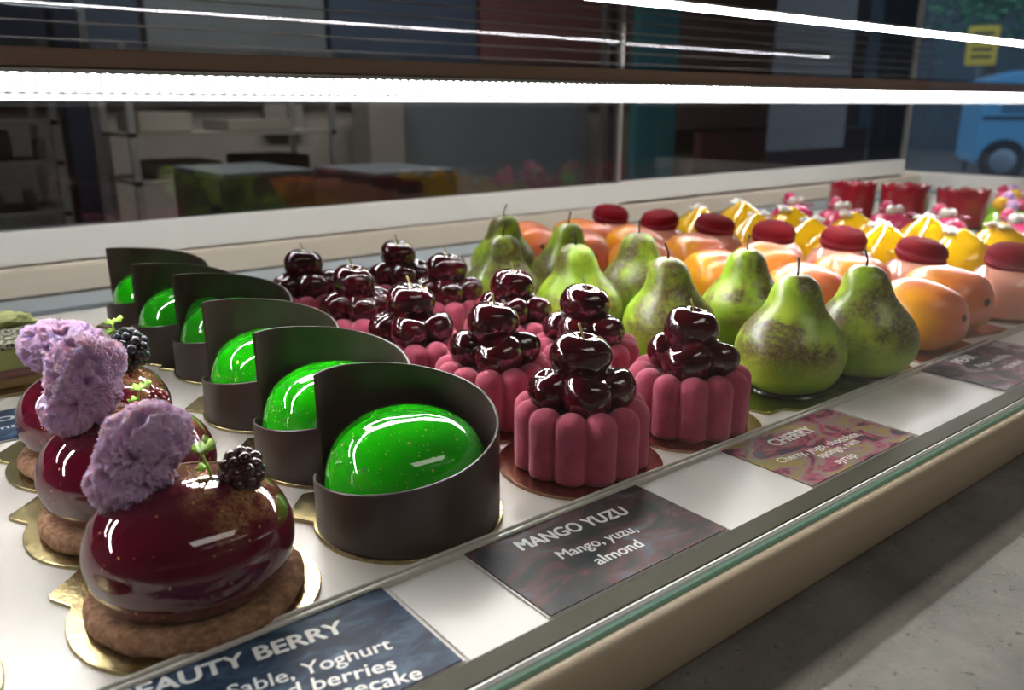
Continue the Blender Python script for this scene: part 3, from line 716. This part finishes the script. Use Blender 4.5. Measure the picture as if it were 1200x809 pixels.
# ------------------------------------------------------------------ colourful garland cakes
GB = [('lilac', -.012, -.006, .040, .009), ('pink_gl', .004, -.012, .041, .009), ('yellow', -.014, .008, .043, .010), ('pink_curl', .010, .004, .044, .009), ('lilac', -.002, .004, .050, .009), ('white_choc', .014, -.010, .038, .006), ('pink_gl', .004, .014, .050, .008)]
gc = ball_dome('front lime cake heaped with pink, lilac and yellow balls at the right frame edge', 'lime_gl', [(x, y, z, r, m_) for m_, x, y, z, r in GB], 'pink_curl', (1.235, .455, 0), 'garland_cake', 'lime cakes heaped with balls')
dup(gc, (1.36, .50, 0), 1.0, 'rear lime cake heaped with coloured balls near the end wall')
dup(gc, (1.19, .385, 0), 2.0, 'lime cake heaped with coloured balls nearest the glass')
# ------------------------------------------------------------------ pistachio slice
sl = thing('pistachio_slice', 'layered pistachio slice on a gold board at the left edge', 'cake', (.0600, .6180, 0), R_(0), None)
prism('cake_board', [(-.027, -.056), (.027, -.056), (.027, .056), (-.027, .056)], 0, .0018, 'gold', sl, bev=.0003)
g = mat('crumb_base', (.42, .28, .13), .8); bump(g, noise_tex(g, coords(g), 500, 4), .8, .001)
g2 = mat('pistachio_cream', (.50, .52, .20), .6); g3 = mat('rose_layer', (.34, .17, .15), .6)
g4 = mat('seed_topping', (.1, .09, .06), .7); co = coords(g4); L(g4, ramp(g4, noise_tex(g4, co, 420, 3, .6), [(.46, (.045, .035, .02)), (.54, (.55, .56, .40))]), P(g4).inputs['Base Color']); bump(g4, noise_tex(g4, co, 420, 3), 1, .002)
for nm, z0, z1, mm_ in (('crumb_base', .0018, .008, g), ('rose_layer', .008, .0135, g3), ('cream_layer', .0135, .0265, g2), ('seed_topping', .0265, .0300, g4)):
    box(nm, -.020, .020, -.045, .045, z0, z1, mm_, sl, bev=.0008)
box('cream_band', -.0202, .0202, .004, .018, .027, .0312, g2, sl, bev=.001)
vs, fs = ico(4); new('pistachio_heap', [Vector((v.x * .014, v.y * .012, v.z * .006)) * (1 + .25 * noise.noise(v * 5)) for v in vs], fs, g2, sl, loc=(.002, .012, .0325))

# ------------------------------------------------------------------ shop interior behind the case
def wallmat(name, c, rough=.7):
    m = mat(name, c, rough); L(m, ramp(m, noise_tex(m, coords(m), 2.5, 4), [(.3, tuple(x * .85 for x in c)), (.7, tuple(min(1, x * 1.15) for x in c))]), P(m).inputs['Base Color']); return m
W = dict(greige=wallmat('greige_wall', (.30, .275, .245)), navy=wallmat('navy_panel', (.030, .052, .090)), slate=wallmat('slate_panel', (.12, .14, .155)), maroon=wallmat('maroon_panel', (.11, .042, .042)),
         brown=wallmat('brown_panel', (.15, .095, .085)), teal=wallmat('teal_panel', (.05, .20, .24)), pale=wallmat('pale_shelf', (.26, .24, .21)), dark=wallmat('dark_steel', (.03, .032, .038)), floor=wallmat('shop_floor', (.16, .15, .14)),
         ceil=wallmat('ceiling_paint', (.30, .29, .28)), wood=wallmat('wood_wall', (.22, .13, .08)))
struct(box('floor', -3, 8.2, -3, 5.3, -1.1, -1.0, W['floor']))
struct(box('ceiling', -3, 8.2, -3, 5.3, 1.6, 1.7, W['ceil']))
struct(box('wall_back', -3, 5.6, 3.2, 3.3, -1.0, 1.6, W['greige']))
struct(box('wall_left', -3.1, -3, -3, 5.3, -1.0, 1.6, W['greige']))
struct(box('wall_front', -3, 7.0, -3.1, -3, -1.0, 1.6, W['wood']))
Y = 3.15
def panel(name, x0, x1, z0, z1, m, lab, y=Y, th=.05):
    return tag(box(name, x0, x1, y - th, y, z0, z1, W[m], bev=.003), lab, 'wall panel')
panel('wall_panel', -1.0, .84, .27, 1.4, 'navy', 'navy wall panel above the kitchen shelves at far left')
panel('wall_panel', .86, 1.53, .27, 1.4, 'slate', 'grey-blue wall panel right of the navy panel')
panel('wall_panel', 1.55, 2.26, .27, 1.4, 'navy', 'second navy wall panel in the middle above the kitchen')
panel('wall_panel', 2.28, 3.22, .27, 1.4, 'maroon', 'maroon wall panel behind the case above the light bar')
panel('wall_panel', 3.30, 3.62, -.3, 1.4, 'teal', 'teal doorway panel in the rear wall')
panel('wall_panel', 3.64, 5.55, .05, 1.4, 'brown', 'dark brown wall panel right of the teal doorway')
panel('wall_panel', 1.75, 2.90, -.5, .25, 'slate', 'smooth grey splashback panel behind the case', y=3.1)
panel('wall_panel', 3.66, 5.4, -.6, .04, 'maroon', 'low dark maroon counter front at the right', y=3.0)
def tall(name, x0, x1, y0, y1, z0, z1, m, lab, cat): return tag(box(name, x0, x1, y0, y1, z0, z1, W[m], bev=.004), lab, cat)
tall('column', .50, .59, 2.7, 2.8, -1.0, 1.55, 'navy', 'narrow dark blue column at far left behind the glass', 'column')
def rack(x0, x1, y, lab, zs, m='pale', stuff=True):
    t = thing('storage_rack', lab, 'rack', (x0, y, -1.0)); 
    for xx in (0, x1 - x0 - .02):
        for yy in (0, .33): box('post', xx, xx + .02, yy, yy + .02, 0, 1.35, 'aluminium', t)
    for z in zs: box('shelf', .0, x1 - x0, .0, .35, z + 1, z + 1.012, W[m], t)
    return t
rack(.02, .46, 2.6, 'pale metal storage rack at the far left behind the glass', (-.3, -.12, .02, .13))
rack(.64, 1.30, 2.6, 'wide metal storage rack left of the dark appliances', (-.3, -.05, .09))
rnd = random.Random(3)
for i in range(10):
    x = .04 + .042 * i; h = rnd.uniform(.05, .09); zb = .032 if i % 2 else -.108
    o = lathe('storage_jar', [(0, 0), (.017, 0), (.018, h * .8), (.012, h), (0, h)], W['pale'] if i % 3 else M['aluminium'], None, 16, loc=(x, 2.7, zb)); tag(o, 'pale storage jar on the %s shelf of the far left rack, %s' % ('upper' if i % 2 else 'lower', ['at its left end', 'left part', 'left of its middle', 'near its middle', 'right part', 'at its right end'][min(5, i // 2)]), 'jar', 'jars on the far left rack')
for i, (x, w_, z, h, m_, lab) in enumerate([(.68, .16, .102, .06, 'greige', 'beige carton on the top rack shelf'), (.95, .22, .102, .035, 'pale', 'low pale tray on the top rack shelf'), (.72, .2, -.038, .05, 'greige', 'brown box on the middle rack shelf'), (1.02, .2, -.038, .06, 'dark', 'dark crate on the middle rack shelf')]):
    tag(box('storage_box', x, x + w_, 2.65, 2.9, z, z + h, W[m_], bev=.004), lab, 'box')
def appliance(name, x0, x1, y, z1, lab, cat):
    t = thing(name, lab, cat, (x0, y, -1.0)); box('body', 0, x1 - x0, 0, .4, 0, z1 + 1, W['dark'], t, bev=.005)
    box('front_panel', .02, x1 - x0 - .02, -.012, 0, .1, z1 + .92, W['navy'], t, bev=.003); box('top_trim', 0, x1 - x0, -.01, .4, z1 + 1, z1 + 1.012, W['slate'], t); return t
appliance('oven', .72, .98, 2.1, .00, 'dark oven with a pale top trim behind the left of the case', 'oven')
appliance('fridge', 1.16, 1.45, 2.1, -.02, 'dark under-counter fridge right of the oven', 'fridge')
tag(box('menu_board', 1.28, 1.44, 3.16, 3.2, .08, .19, W['pale'], bev=.003), 'small pale board on the greige kitchen wall', 'board')
for x, l_ in ((1.62, 'tall pale cupboard edge on the kitchen wall'),):
    tag(box('cupboard', x, x + .16, 2.95, 3.1, -.6, .24, W['pale'], bev=.004), l_, 'cupboard')

# ------------------------------------------------------------------ street seen past the end of the case
asph = mat('asphalt', (.10, .10, .105), .9); fac = wallmat('street_facade', (.06, .085, .11)); 
struct(box('street_ground', 8.2, 30, -12, 22, -1.12, -1.0, asph))
tag(box('facade', 24, 24.5, -12, 22, -1.0, 9, fac), 'dark building facade across the street', 'building')
blue = mat('van_blue', (.13, .42, .70), .35, 0, .4); tyre = mat('tyre', (.02, .022, .03), .7); hub = mat('hub', (.25, .33, .42), .4, .5); vg = mat('van_glass', (.10, .22, .36), .1, 0, .5)
van = thing('blue_van', 'light blue van parked in the street beyond the end of the case', 'van', (14.3, 5.95, -1.0), R_(-58))
vb = [(0, .28), (0, 1.25), (.10, 1.62), (.35, 1.72), (3.6, 1.72), (4.0, 1.55), (4.4, 1.05), (4.9, .90), (4.95, .28)]
bm = bmesh.new(); vs_ = [bm.verts.new((x, 0, z)) for x, z in vb]; fc = bm.faces.new(vs_); r = bmesh.ops.extrude_face_region(bm, geom=[fc])
for e in r['geom']:
    if isinstance(e, bmesh.types.BMVert): e.co.y = 1.8
bmesh.ops.bevel(bm, geom=bm.edges[:], offset=.05, segments=3, affect='EDGES'); frombm('body', bm, blue, van, False)
for i in range(3): box('side_window', .3 + 1.2 * i, 1.35 + 1.2 * i, -.012, .01, 1.08, 1.5, vg, van, bev=.01)
box('side_trim', .05, 4.8, -.02, .01, .98, 1.03, tyre, van, bev=.005)
for x in (.42, 3.9):
    wv = lathe('wheel', smoothprof([(0, -.09), (.28, -.09), (.33, -.07), (.34, 0), (.33, .07), (.28, .09), (0, .09)], 2), tyre, van, 40, loc=(x, .02, .34), rot=(R_(90), 0, 0))
    lathe('hubcap', [(0, .11), (.12, .11), (.18, .095), (.19, .09)], hub, wv, 32)
yel = mat('sign_yellow', (.72, .52, .05), .5)
sg = thing('street_sign', 'yellow street sign on a post above the blue van', 'sign', (16.87, 7.16, -1.0), R_(-60))
lathe('post', [(0, 0), (.04, 0), (.04, 1.9), (0, 1.9)], W['slate'], sg, 16); box('sign_plate', -.26, .26, -.05, -.02, 1.92, 2.62, yel, sg, bev=.02)
for z in (2.05, 2.18, 2.32, 2.46): box('print_bar', -.17, .17, -.056, -.05, z, z + .05, W['dark'], sg)
gr = mat('foliage', (.10, .30, .16), .7); bark = mat('bark', (.09, .06, .045), .9)
tr = thing('street_tree', 'leafy green tree at the top right corner behind the yellow sign', 'tree', (19.5, 8.0, -1.0))
tube('trunk', [(0, 0, 0), (.1, 0, 1.2), (0, .1, 2.6)], [.14, .11, .08], bark, tr)
V, F = [], []; rnd = random.Random(9)
for i in range(2600):
    c = Vector((rnd.gauss(0, .75), rnd.gauss(0, .85), 3.6 + rnd.gauss(0, .55))); a = rnd.uniform(0, 6.3); s = rnd.uniform(.05, .11)
    u = Vector((cos(a), sin(a), rnd.uniform(-.6, .6))).normalized() * s; w_ = u.cross(Vector((rnd.uniform(-1, 1), rnd.uniform(-1, 1), 1))).normalized() * s * .6; b = len(V)
    V += [c - u, c + w_, c + u, c - w_]; F.append((b, b + 1, b + 2, b + 3))
new('foliage', V, F, gr, tr, smooth=False, kind='stuff')
# dark curtain between wall and street
cu_v, cu_f = [], []
for i in range(61):
    t = i / 60; x = 5.62 + .42 * t; y = 3.0 + .05 * sin(t * 40)
    cu_v += [(x, y, -1.0), (x, y, 1.55)]
for i in range(60): cu_f.append((2 * i, 2 * i + 2, 2 * i + 3, 2 * i + 1))
cu = new('curtain', cu_v, cu_f, W['navy'], None); cu.modifiers.new('t', 'SOLIDIFY').thickness = .01
tag(cu, 'dark blue pleated curtain left of the blue van', 'curtain')
